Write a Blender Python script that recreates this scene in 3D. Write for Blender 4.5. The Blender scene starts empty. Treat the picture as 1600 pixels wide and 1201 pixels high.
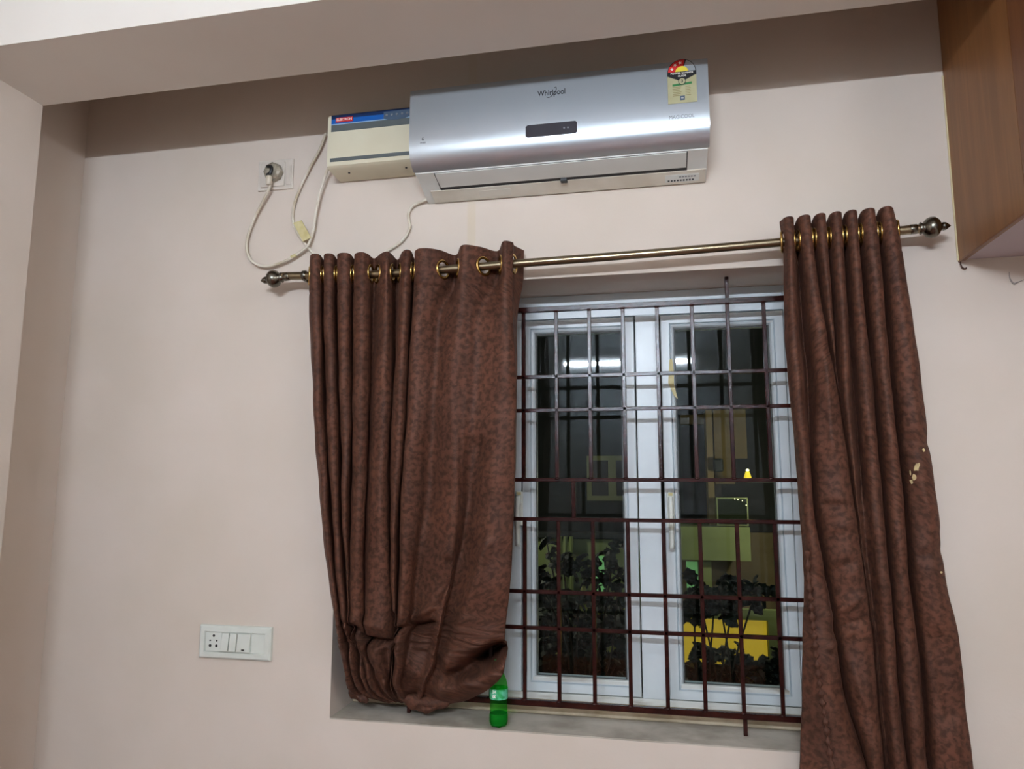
import bpy, bmesh, math, random
import numpy as np
from mathutils import Vector, Matrix
random.seed(7)
S = bpy.context.scene
# ------------------------------------------------------------------ camera
F0 = 1120.0
YAW, PIT, ROL = -0.20075362712385506, 0.1329079913239434, 0.0012848686584039364
CAM = Vector((0, -2.3, 1.6))
def basis():
    cy, sy, cp, sp, cr, sr = math.cos(YAW), math.sin(YAW), math.cos(PIT), math.sin(PIT), math.cos(ROL), math.sin(ROL)
    f = Vector((sy*cp, cy*cp, sp)); rt = Vector((cy, -sy, 0)); up = rt.cross(f)
    return rt*cr+up*sr, -rt*sr+up*cr, f
R_, U_, F_ = basis()
cd = bpy.data.cameras.new('camera'); cam = bpy.data.objects.new('camera', cd); S.collection.objects.link(cam)
cd.sensor_width = 36; cd.lens = 36*F0/1600; cd.clip_start = 0.05
cam.matrix_world = Matrix(((R_.x, U_.x, -F_.x, CAM.x), (R_.y, U_.y, -F_.y, CAM.y), (R_.z, U_.z, -F_.z, CAM.z), (0, 0, 0, 1)))
S.camera = cam
# ------------------------------------------------------------------ world, exposure
w = bpy.data.worlds.new('night'); S.world = w; w.use_nodes = True
w.node_tree.nodes['Background'].inputs[0].default_value = (0.012, 0.016, 0.022, 1)
w.node_tree.nodes['Background'].inputs[1].default_value = 1.0
S.view_settings.view_transform = 'Standard'; S.view_settings.look = 'None'
S.view_settings.exposure = -0.05; S.view_settings.gamma = 1; S.view_settings.use_curve_mapping = False
TUBE_POWER = 900.0          # emission of the fluorescent tube on the far wall
# outdoor night lamps (warm porch bulb, garden bulb)
def point(name, loc, power, col, r=.05):
    l = bpy.data.lights.new(name, 'POINT'); l.energy = power; l.color = col; l.shadow_soft_size = r
    o = bpy.data.objects.new(name, l); o.location = loc; S.collection.objects.link(o)
point('porch_bulb', (1.25, 4.1, 1.55), 26.0, (1, .92, .62))
point('yard_bulb', (-1.9, 3.2, 1.7), 30.0, (1, .96, .72))

# ------------------------------------------------------------------ helpers
def onY(px, py, y):                      # a pixel of the photograph measured on the plane at depth y
    d = F_*F0 + R_*(px-800) - U_*(py-600.5); return CAM + d*((y-CAM.y)/d.y)
def Xat(px, z, y):
    k = (px-800)/F0; dy = y-CAM.y; dz = z-CAM.z
    return (k*(dy*F_.y+dz*F_.z) - dy*R_.y - dz*R_.z)/(R_.x-k*F_.x)
def lin(c):
    return tuple(((v/255)/12.92 if v/255 <= .04045 else ((v/255+.055)/1.055)**2.4) for v in c)+(1,)
def mat(name, c, rough=.5, metal=0, c2=None, scale=6, bump=0, bscale=200, spec=.5, detail=4, ramp=(.35, .65), emit=None, est=1, coat=0, dist=0, vec=None):
    m = bpy.data.materials.new(name); m.use_nodes = True; nt = m.node_tree; b = nt.nodes['Principled BSDF']
    b.inputs['Base Color'].default_value = lin(c); b.inputs['Roughness'].default_value = rough
    b.inputs['Metallic'].default_value = metal; b.inputs['Specular IOR Level'].default_value = spec
    b.inputs['Coat Weight'].default_value = coat
    tc = nt.nodes.new('ShaderNodeTexCoord'); mp = nt.nodes.new('ShaderNodeMapping'); nt.links.new(tc.outputs['Object'], mp.inputs[0])
    if vec: mp.inputs['Scale'].default_value = vec
    if c2:
        n = nt.nodes.new('ShaderNodeTexNoise'); n.inputs['Scale'].default_value = scale; n.inputs['Detail'].default_value = detail
        n.inputs['Distortion'].default_value = dist
        nt.links.new(mp.outputs[0], n.inputs['Vector'])
        r = nt.nodes.new('ShaderNodeValToRGB'); r.color_ramp.elements[0].position = ramp[0]; r.color_ramp.elements[1].position = ramp[1]
        r.color_ramp.elements[0].color = lin(c); r.color_ramp.elements[1].color = lin(c2)
        nt.links.new(n.outputs[0], r.inputs[0]); nt.links.new(r.outputs[0], b.inputs['Base Color'])
    if bump:
        n = nt.nodes.new('ShaderNodeTexNoise'); n.inputs['Scale'].default_value = bscale; n.inputs['Detail'].default_value = 3
        nt.links.new(mp.outputs[0], n.inputs['Vector'])
        bp = nt.nodes.new('ShaderNodeBump'); bp.inputs['Strength'].default_value = bump; bp.inputs['Distance'].default_value = .002
        nt.links.new(n.outputs[0], bp.inputs['Height']); nt.links.new(bp.outputs[0], b.inputs['Normal'])
    if emit:
        b.inputs['Emission Color'].default_value = lin(emit); b.inputs['Emission Strength'].default_value = est
    return m
def root_loc(p):
    v = Vector((0, 0, 0))
    while p: v = v + p.location; p = p.parent
    return v
def link(name, me, m, parent=None, kind=None, label=None):
    o = bpy.data.objects.new(name, me); S.collection.objects.link(o)
    if m and not me.materials: me.materials.append(m)
    if parent: o.parent = parent
    if kind: o['kind'] = kind
    if label: o['label'] = label
    return o
def obj(name, bm, m, parent=None, kind=None, label=None, smooth=False, origin=None):
    me = bpy.data.meshes.new(name)
    base = root_loc(parent)
    off = base if origin is None else Vector(origin)
    bmesh.ops.translate(bm, verts=bm.verts, vec=-off)
    if smooth:
        for f in bm.faces: f.smooth = True
    bm.to_mesh(me); bm.free()
    if smooth == 'auto':
        me.set_sharp_from_angle(angle=math.radians(35))
    o = link(name, me, m, parent, kind, label)
    o.location = off - base
    return o
def thing(name, label, cat, loc=(0, 0, 0), group=None, kind=None):
    o = bpy.data.objects.new(name, None); S.collection.objects.link(o); o.location = loc; o.empty_display_size = .05
    if label: o['label'] = label
    if cat: o['category'] = cat
    if group: o['group'] = group
    if kind: o['kind'] = kind
    return o
def tag(o, label, cat, group=None):
    o['label'] = label; o['category'] = cat
    if group: o['group'] = group
    return o
def bx(bm, x0, x1, y0, y1, z0, z1, bev=0, seg=2):
    r = bmesh.ops.create_cube(bm, size=1)
    for v in r['verts']:
        v.co = Vector(((x0+x1)/2+v.co.x*(x1-x0), (y0+y1)/2+v.co.y*(y1-y0), (z0+z1)/2+v.co.z*(z1-z0)))
    if bev:
        es = list({e for v in r['verts'] for e in v.link_edges})
        bmesh.ops.bevel(bm, geom=es, offset=bev, segments=seg, affect='EDGES', profile=.5)
    return bm
def box(*a, **k): return bx(bmesh.new(), *a, **k)
def frame_of(d):
    d = d.normalized(); a = Vector((0, 0, 1)) if abs(d.z) < .9 else Vector((1, 0, 0))
    n = d.cross(a).normalized(); return n, d.cross(n)
def tube(bm, pts, r, n=10, cap=True):
    pts = [Vector(p) for p in pts]; rings = []
    rr = r if isinstance(r, (list, tuple)) else [r]*len(pts)
    N = None
    for i, p in enumerate(pts):
        d = (pts[min(i+1, len(pts)-1)]-pts[max(i-1, 0)]).normalized()
        if N is None: N, _ = frame_of(d)
        N = (N-d*N.dot(d)).normalized(); B = d.cross(N)
        rings.append([bm.verts.new(p+(N*math.cos(2*math.pi*k/n)+B*math.sin(2*math.pi*k/n))*rr[i]) for k in range(n)])
    for a, b in zip(rings, rings[1:]):
        for k in range(n): bm.faces.new((a[k], a[(k+1) % n], b[(k+1) % n], b[k]))
    if cap: bm.faces.new(rings[0][::-1]); bm.faces.new(rings[-1])
    return bm
def spline(pts, n=8):
    P = [Vector(p) for p in pts]; P = [2*P[0]-P[1]]+P+[2*P[-1]-P[-2]]; out = []
    for i in range(1, len(P)-2):
        for k in range(n):
            t = k/n; a, b, c, d = P[i-1:i+3]
            out.append(.5*((2*b)+(c-a)*t+(2*a-5*b+4*c-d)*t*t+(3*b-a-3*c+d)*t**3))
    out.append(P[-2]); return out
def lathe(bm, prof, c, axis='z', n=24):
    rings = []
    for r, h in prof:
        ring = []
        for k in range(n):
            a = 2*math.pi*k/n; u, v = r*math.cos(a), r*math.sin(a)
            co = {'z': (u, v, h), 'x': (h, u, v), 'y': (u, h, v)}[axis]
            ring.append(bm.verts.new(Vector(c)+Vector(co)))
        rings.append(ring)
    for a, b in zip(rings, rings[1:]):
        for k in range(n): bm.faces.new((a[k], a[(k+1) % n], b[(k+1) % n], b[k]))
    bm.faces.new(rings[0][::-1]); bm.faces.new(rings[-1])
    bmesh.ops.recalc_face_normals(bm, faces=bm.faces)
    return bm
def extrude_x(bm, prof, x0, x1, cap=True):       # profile of (y, z) points swept along x
    a = [bm.verts.new((x0, y, z)) for y, z in prof]; b = [bm.verts.new((x1, y, z)) for y, z in prof]
    n = len(prof)
    for i in range(n):
        bm.faces.new((a[i], b[i], b[(i+1) % n], a[(i+1) % n]))
    if cap: bm.faces.new(a[::-1]); bm.faces.new(b)
    bmesh.ops.recalc_face_normals(bm, faces=bm.faces)
    return bm
def sweep_open(bm, prof, x0, x1):
    a = [bm.verts.new((x0, y, z)) for y, z in prof]; b = [bm.verts.new((x1, y, z)) for y, z in prof]
    for i in range(len(prof)-1): bm.faces.new((a[i], b[i], b[i+1], a[i+1]))
    return bm
def ring_frame(bm, x0, x1, z0, z1, prof):          # mitred frame; prof = [(inset, y)...], closed profile
    loops = []
    for ins, y in prof:
        loops.append([bm.verts.new(c) for c in ((x0+ins, y, z0+ins), (x1-ins, y, z0+ins), (x1-ins, y, z1-ins), (x0+ins, y, z1-ins))])
    n = len(loops)
    for i in range(n):
        a, b = loops[i], loops[(i+1) % n]
        for k in range(4): bm.faces.new((a[k], a[(k+1) % 4], b[(k+1) % 4], b[k]))
    bmesh.ops.recalc_face_normals(bm, faces=bm.faces)
    return bm
def text(name, body, size, loc, m, parent, width=None, bold=0, rot=(math.pi/2, 0, 0), depth=.0004, shear=0, sub=None):
    cu = bpy.data.curves.new(name, 'FONT'); cu.body = body; cu.size = size; cu.extrude = depth; cu.offset = bold
    cu.align_x = 'CENTER'; cu.align_y = 'CENTER'; cu.resolution_u = 4; cu.shear = shear
    t = bpy.data.objects.new('tmp_text', cu); S.collection.objects.link(t)
    dg = bpy.context.evaluated_depsgraph_get(); me = bpy.data.meshes.new_from_object(t.evaluated_get(dg))
    bpy.data.objects.remove(t); bpy.data.curves.remove(cu)
    if width:
        xs = [v.co.x for v in me.vertices]; k = width/(max(xs)-min(xs))
        for v in me.vertices: v.co.x *= k
    me.materials.clear()
    o = link(name, me, m, parent); o.rotation_euler = rot; o.location = Vector(loc)-root_loc(parent)
    return o
def poly(bm, pts, y, t=.0005):                     # flat plate facing -y, outline (x, z)
    a = [bm.verts.new((x, y, z)) for x, z in pts]; b = [bm.verts.new((x, y+t, z)) for x, z in pts]
    n = len(pts)
    bm.faces.new(a); bm.faces.new(b[::-1])
    for i in range(n): bm.faces.new((a[i], b[i], b[(i+1) % n], a[(i+1) % n]))
    bmesh.ops.recalc_face_normals(bm, faces=bm.faces)
    return bm

# ------------------------------------------------------------------ materials
WALLC = (212, 199, 187)
M = {}
M['wall'] = mat('wall_paint', WALLC, .75, c2=(206, 193, 179), scale=2.2, bump=.12, bscale=120, spec=.25)
def streak(m):
    nt = m.node_tree; b = nt.nodes['Principled BSDF']; src = b.inputs['Base Color'].links[0].from_socket
    N = nt.nodes.new; L = nt.links.new; tc = N('ShaderNodeTexCoord'); sp = N('ShaderNodeSeparateXYZ'); L(tc.outputs['Object'], sp.inputs[0])
    def mr(sock, a, b_, c, d):
        n = N('ShaderNodeMapRange'); n.inputs[1].default_value = a; n.inputs[2].default_value = b_; n.inputs[3].default_value = c; n.inputs[4].default_value = d; L(sock, n.inputs[0]); return n.outputs[0]
    def mul(a, b_):
        n = N('ShaderNodeMath'); n.operation = 'MULTIPLY'; L(a, n.inputs[0]); L(b_, n.inputs[1]); return n.outputs[0]
    k = mul(mul(mr(sp.outputs[0], -.630, -.622, 0, 1), mr(sp.outputs[0], -.600, -.594, 1, 0)), mul(mr(sp.outputs[2], 2.34, 2.42, 0, 1), mr(sp.outputs[2], 2.50, 2.57, 1, .6)))
    mx = N('ShaderNodeMixRGB'); n = N('ShaderNodeMath'); n.operation = 'MULTIPLY'; n.inputs[1].default_value = .45; L(k, n.inputs[0]); L(n.outputs[0], mx.inputs[0])
    L(src, mx.inputs[1]); mx.inputs[2].default_value = lin((204, 188, 158)); L(mx.outputs[0], b.inputs['Base Color'])
streak(M['wall'])
M['ceil'] = mat('ceiling_paint', (224, 218, 210), .8, c2=(218, 211, 202), scale=2, spec=.2)
M['sill'] = mat('dusty_sill', (190, 181, 168), .8, c2=(156, 147, 134), scale=9, detail=8, bump=.3, bscale=60, spec=.2)
M['kerb'] = mat('cream_plaster', (205, 190, 165), .8, c2=(170, 155, 130), scale=14, detail=6, spec=.2)
M['floor'] = mat('floor_tile', (116, 60, 30), .4, c2=(102, 50, 24), scale=3)
M['upvc'] = mat('white_upvc', (214, 222, 226), .32, c2=(203, 212, 216), scale=5, spec=.5)
M['upvc_dirty'] = mat('grimy_upvc', (206, 208, 204), .45, c2=(150, 140, 125), scale=16, detail=8, ramp=(.5, .78), vec=(.5, 1, 3))
M['gasket'] = mat('grey_gasket', (70, 72, 70), .6)
M['iron'] = mat('brown_painted_iron', (52, 22, 18), .12, c2=(36, 15, 13), scale=30, bump=.30, bscale=220, spec=.24)
M['brass'] = mat('gold_eyelet', (196, 162, 96), .25, 1)
M['rod'] = mat('antique_brass_rod', (150, 136, 112), .3, 1, c2=(132, 118, 94), scale=40, vec=(.1, 3, 3))
M['finial'] = mat('pewter_finial', (112, 108, 98), .24, 1)
M['silver'] = mat('silver_panel', (206, 213, 219), .31, .78, c2=(200, 208, 215), scale=3, spec=.5)
M['acbody'] = mat('ac_body_grey', (222, 224, 219), .4, c2=(214, 217, 212), scale=4)
M['acbase'] = mat('ac_base_cream', (222, 217, 204), .5, c2=(206, 198, 182), scale=6)
M['black'] = mat('black_plastic', (16, 16, 18), .4)
M['display'] = mat('smoked_display', (52, 50, 56), .25)
M['print'] = mat('dark_print', (38, 40, 46), .5)
M['printgrey'] = mat('grey_print', (112, 116, 122), .5)
M['cream'] = mat('cream_metal', (214, 208, 184), .45, c2=(206, 198, 172), scale=5)
M['stripe'] = mat('grey_stripe', (84, 90, 90), .5)
M['navy'] = mat('navy_label', (22, 44, 84), .3)
M['blue'] = mat('blue_label', (24, 92, 172), .3)
M['lightblue'] = mat('pale_line', (150, 180, 205), .4)
M['bluegrey'] = mat('slate_panel', (70, 88, 108), .4)
M['red'] = mat('red_badge', (205, 34, 34), .4)
M['whiteprint'] = mat('white_print', (240, 236, 226), .5)
M['labelcream'] = mat('khaki_label', (174, 170, 132), .5, c2=(166, 160, 122), scale=30)
M['labelyellow'] = mat('yellow_label', (226, 206, 60), .5)
M['green'] = mat('green_label', (40, 120, 60), .5)
M['cable'] = mat('grimy_white_cable', (218, 210, 194), .5, c2=(176, 160, 130), scale=14, ramp=(.45, .75))
M['tape'] = mat('yellow_tape', (208, 196, 148), .6, c2=(190, 176, 122), scale=40)
M['plate'] = mat('white_switch_plastic', (214, 218, 210), .35, c2=(205, 208, 198), scale=12)
M['wood'] = mat('veneered_wood', (138, 92, 50), .42, c2=(120, 78, 40), scale=5, detail=6, vec=(1, 6, .5), dist=.6)
M['wood2'] = mat('darker_veneer', (122, 76, 42), .42, c2=(104, 62, 34), scale=5, detail=6, vec=(1, 6, .5), dist=.6)
M['laminate'] = mat('lilac_laminate', (186, 174, 180), .5)
M['curtain'] = None
M['outgreen'] = mat('outdoor_green_wall', (146, 158, 104), .85, c2=(130, 142, 92), scale=3, bump=.3, bscale=40)
M['outbeige'] = mat('outdoor_beige', (150, 132, 96), .85, c2=(130, 116, 84), scale=3)
M['outdark'] = mat('outdoor_dark', (44, 48, 46), .7, c2=(34, 38, 38), scale=2)
M['soil'] = mat('night_ground', (40, 42, 34), .95, c2=(28, 30, 24), scale=4)
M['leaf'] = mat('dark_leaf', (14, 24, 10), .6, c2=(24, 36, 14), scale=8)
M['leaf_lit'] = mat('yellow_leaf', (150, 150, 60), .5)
M['stem'] = mat('stem', (50, 44, 30), .8)

def glass(name, tint=(1, 1, 1, 1), refl=1.5):
    m = bpy.data.materials.new(name); m.use_nodes = True; nt = m.node_tree; nt.nodes.clear()
    o = nt.nodes.new('ShaderNodeOutputMaterial'); mx = nt.nodes.new('ShaderNodeMixShader')
    t = nt.nodes.new('ShaderNodeBsdfTransparent'); t.inputs[0].default_value = tint
    g = nt.nodes.new('ShaderNodeBsdfGlossy'); g.inputs['Roughness'].default_value = .03
    f = nt.nodes.new('ShaderNodeFresnel'); f.inputs[0].default_value = refl
    nt.links.new(f.outputs[0], mx.inputs[0]); nt.links.new(t.outputs[0], mx.inputs[1]); nt.links.new(g.outputs[0], mx.inputs[2])
    nt.links.new(mx.outputs[0], o.inputs[0]); return m
M['glass'] = glass('window_glass', (.90, .94, .93, 1), 1.38)

def curtain_mat():
    m = bpy.data.materials.new('brown_velour'); m.use_nodes = True; nt = m.node_tree; b = nt.nodes['Principled BSDF']
    N = lambda t: nt.nodes.new(t); L = nt.links.new
    uv = N('ShaderNodeUVMap'); uv.uv_map = 'UVMap'
    mp = N('ShaderNodeMapping'); L(uv.outputs[0], mp.inputs[0])
    n1 = N('ShaderNodeTexNoise'); n1.inputs['Scale'].default_value = 62; n1.inputs['Detail'].default_value = 8; n1.inputs['Distortion'].default_value = .35
    n2 = N('ShaderNodeTexNoise'); n2.inputs['Scale'].default_value = 7; n2.inputs['Detail'].default_value = 3
    vo = N('ShaderNodeTexVoronoi'); vo.inputs['Scale'].default_value = 60; vo.feature = 'F1'
    wv = N('ShaderNodeMixRGB'); wv.inputs[0].default_value = .12
    L(mp.outputs[0], wv.inputs[1]); L(n1.outputs['Color'], wv.inputs[2]); L(wv.outputs[0], vo.inputs['Vector'])
    for n in (n1, n2): L(mp.outputs[0], n.inputs['Vector'])
    r1 = N('ShaderNodeValToRGB'); e = r1.color_ramp.elements
    e[0].position = .38; e[0].color = lin((62, 39, 30)); e[1].position = .58; e[1].color = lin((90, 58, 45))
    L(n1.outputs[0], r1.inputs[0])
    r2 = N('ShaderNodeValToRGB'); e = r2.color_ramp.elements
    e[0].position = .10; e[0].color = (.6, .58, .56, 1); e[1].position = .24; e[1].color = (1, 1, 1, 1)
    L(vo.outputs['Distance'], r2.inputs[0])
    r3 = N('ShaderNodeValToRGB'); e = r3.color_ramp.elements
    e[0].position = .35; e[0].color = (.78, .78, .78, 1); e[1].position = .65; e[1].color = (1.08, 1.04, 1.0, 1)
    L(n2.outputs[0], r3.inputs[0])
    a = N('ShaderNodeMixRGB'); a.blend_type = 'MULTIPLY'; a.inputs[0].default_value = .75
    c = N('ShaderNodeMixRGB'); c.blend_type = 'MULTIPLY'; c.inputs[0].default_value = 1
    L(r1.outputs[0], a.inputs[1]); L(r2.outputs[0], a.inputs[2]); L(a.outputs[0], c.inputs[1]); L(r3.outputs[0], c.inputs[2])
    L(c.outputs[0], b.inputs['Base Color'])
    b.inputs['Roughness'].default_value = .62; b.inputs['Specular IOR Level'].default_value = .15
    b.inputs['Sheen Weight'].default_value = .08; b.inputs['Sheen Roughness'].default_value = .4
    b.inputs['Sheen Tint'].default_value = lin((190, 130, 105))
    bp = N('ShaderNodeBump'); bp.inputs['Strength'].default_value = .35; bp.inputs['Distance'].default_value = .002
    L(n1.outputs[0], bp.inputs['Height']); L(bp.outputs[0], b.inputs['Normal'])
    return m
M['curtain'] = curtain_mat()
M['lining'] = mat('curtain_lining', (84, 66, 54), .8, c2=(74, 56, 46), scale=10)

# ------------------------------------------------------------------ room shell
XL, XN, XR, YF, ZC = -1.993, -2.193, 1.75, -4.0, 3.3
ZS, YB0, YB1 = 2.843, -.40, -.71
OX0, OX1, OZ0, OZ1 = -1.075, .475, .83, 2.268
def struct(name, bm, m, **k): return obj(name, bm, m, kind='structure', **k)
bm = bmesh.new(); T = .33
bx(bm, XN-.25, OX0, 0, T, -.1, ZC); bx(bm, OX1, XR+.2, 0, T, -.1, ZC)
bx(bm, OX0, OX1, 0, T, OZ1, ZC); bx(bm, OX0, OX1, 0, T, -.1, OZ0-.004)
struct('wall_back', bm, M['wall'])
bm = bmesh.new(); bx(bm, XN-.25, XL, YF-.2, YB0, -.1, ZC); bx(bm, XN-.25, XN, YB0, 0, -.1, ZC)
struct('wall_left', bm, M['wall'])
struct('wall_right', box(XR, XR+.2, YF-.2, 0, -.1, ZC), M['wall'])
struct('wall_front', box(XL, XR, YF-.2, YF, -.1, ZC), mat('pale_blue_paint', (176, 186, 190), .8, c2=(168, 178, 183), scale=2))
struct('floor', box(XN-.25, XR+.2, YF-.2, T, -.2, -.1+.1), M['floor'])
struct('ceiling', box(XN-.25, XR+.2, YF-.2, T, ZC, ZC+.12), M['ceil'])
struct('trim_1', box(XL, XR, YB1, YB0, ZS, ZC), M['ceil'], label='deep plastered ceiling beam running above the window')
# sill slab and raised cream kerb under the window frame
bm = bmesh.new(); bx(bm, OX0, OX1, 0, .175, OZ0-.004, OZ0+.0005)
struct('trim_2', bm, M['sill'], label='dusty grey cement window sill')
struct('trim_3', box(OX0, OX1, .175, T, OZ0, .860, bev=.005), M['kerb'], label='cream plaster lip under the window frame')

# ------------------------------------------------------------------ window
KX = (.235+2.3)/(.185+2.3)
def kx(x): return x*KX
def kz(z): return 1.6+(z-1.6)*KX
win = thing('window_1', 'white framed casement window behind iron bars', None, (-.3, .28, OZ0), kind='structure')
FZ0, FZ1, FR, FTOP, FBOT = .8605, OZ1, .235, kz(2.171), kz(.896)
bm = bmesh.new()
bx(bm, OX0, OX0+.07, FR+.002, FR+.07, FZ0, FZ1, bev=.002)
bx(bm, kx(.423), OX1, FR+.002, FR+.07, FZ0, FZ1, bev=.002)
bx(bm, OX0+.07, kx(.423), FR+.002, FR+.07, FTOP, FZ1, bev=.002)
obj('window_frame', bm, M['upvc'], win)
obj('bottom_rail', box(OX0+.07, kx(.423), FR+.002, FR+.07, FZ0, FBOT, bev=.002), M['upvc_dirty'], win, label='grimy bottom rail of the frame')
sash_x = [(-.973, -.572), (-.469, -.073), (.017, .4215)]
for a, b in ((-.57, -.471), (-.071, .007)):
    obj('mullion', box(kx(a)+.002, kx(b)-.001, FR+.001, FR+.065, FBOT, FTOP, bev=.003), M['upvc'], win)
obj('fixed_strip', box(OX0+.07, kx(-.975), FR+.004, FR+.065, FBOT, FTOP, bev=.002), M['upvc'], win)
for i, (a, b) in enumerate(sash_x):
    a, b = kx(a), kx(b); z0, z1 = kz(.899), kz(2.167); o_ = FR-.185
    bm = bmesh.new()
    ring_frame(bm, a, b, z0, z1, [(i_, y_+o_) for i_, y_ in [(0, .186), (.003, .181), (.030, .181), (.0325, .190), (.035, .183), (.042, .187), (.046, .196), (.0475, .222), (.047, .246), (0, .246)]])
    s = obj('sash', bm, M['upvc'], win)
    bm = bmesh.new(); ring_frame(bm, a+.046, b-.046, z0+.046, z1-.046, [(0, .204+o_), (.005, .204+o_), (.005, .209+o_), (0, .209+o_)])
    obj('gasket', bm, M['gasket'], s)
    obj('sill_bead', box(a+.036, b-.036, FR-.001, FR+.018, z0+.034, z0+.050, bev=.003), M['upvc_dirty'], s, label='dusty lower glazing bead')
    obj('glass_pane', box(a+.049, b-.049, .209+o_, .2135+o_, z0+.049, z1-.049), M['glass'], s)
    if i:
        hx = kx(.036) if i == 2 else kx(-.478)
        bm = bmesh.new(); bx(bm, hx-.013, hx+.013, FR-.012, FR-.003 if i == 2 else FR+.001, kz(1.445), kz(1.562), bev=.004)
        h = obj('window_handle', bm, M['plate'], win, label='white lever handle on the sash')
        bm = bmesh.new(); tube(bm, [(hx, FR-.008, 1.525), (hx, FR-.035, 1.525)], .010, 12)
        pts = [(hx, FR-.033, 1.545), (hx, FR-.039, 1.52), (hx, FR-.042, 1.48), (hx, FR-.039, 1.43), (hx, FR-.035, kz(1.378))]
        tube(bm, spline(pts, 4), .0085, 8)
        obj('handle_lever', bm, M['plate'], h, smooth=True)
        obj('screw_cap', box(hx-.007, hx+.007, FR-.014, FR-.0115, kz(1.55), kz(1.56), bev=.001), M['tape'], h)
# yellowed tape on the right sash stile
ps = [(onY(a, b, FR-.0045).x, onY(a, b, FR-.0045).z) for a, b in ((1046, 562), (1050, 560), (1053, 580), (1053, 600), (1059, 623), (1053, 618), (1044, 598))]
bm = bmesh.new(); poly(bm, ps, FR-.0055, .001); obj('tape_scrap', bm, M['tape'], win, label='yellowed strip of old tape on the frame')

# ------------------------------------------------------------------ iron grille
gr = thing('window_grille', 'glossy dark brown iron window grille of crossing bars in front of the casements', 'grille', (-.3, .1, OZ0))
GY = .10
hz = [2.186, 1.951, 1.836, 1.602, 1.472, 1.237, 1.122, .888]
def bar(name, x0, x1, z0, z1, t):
    bm = bmesh.new()
    if x1-x0 > z1-z0: bx(bm, x0, x1, GY-t/2, GY+t/2, z0-t/2, z0+t/2, bev=.0015, seg=1)
    else: bx(bm, x0-t/2, x0+t/2, GY-t/2, GY+t/2, z0, z1, bev=.0015, seg=1)
    return obj(name, bm, M['iron'], gr)
for i, z in enumerate(hz): bar('horizontal_bar', OX0+.022, OX1, z, z, .018 if i in (0, 7) else .0125)
weld = bmesh.new()
cols = [.3475-.1135*k for k in range(13)]
for k, x in enumerate(cols):
    if x < OX0+.03: continue
    bar('vertical_bar', x, x, hz[3]+.006, hz[0]-.008, .0125)
    bar('vertical_bar', x+.003, x+.003, hz[7]+.008, hz[4]-.006, .0125)
    for z in (hz[0]-.008, hz[3]+.005, hz[7]+.008): lathe(weld, [(.001, -.006), (.009, -.003), (.0095, .002), (.001, .006)], (x, GY-.003, z), 'z', 8)
for x in (.235, -.842):
    bar('anchor_stub', x, x, hz[0]+.008, OZ1-.001, .0125); bar('anchor_stub', x+.004, x+.004, OZ0+.001, hz[7]-.008, .0125)
bar('middle_stub', -.279, -.279, hz[4]+.006, hz[3]-.006, .013)
obj('weld_beads', weld, M['iron'], gr, smooth=True, kind='stuff')

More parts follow.
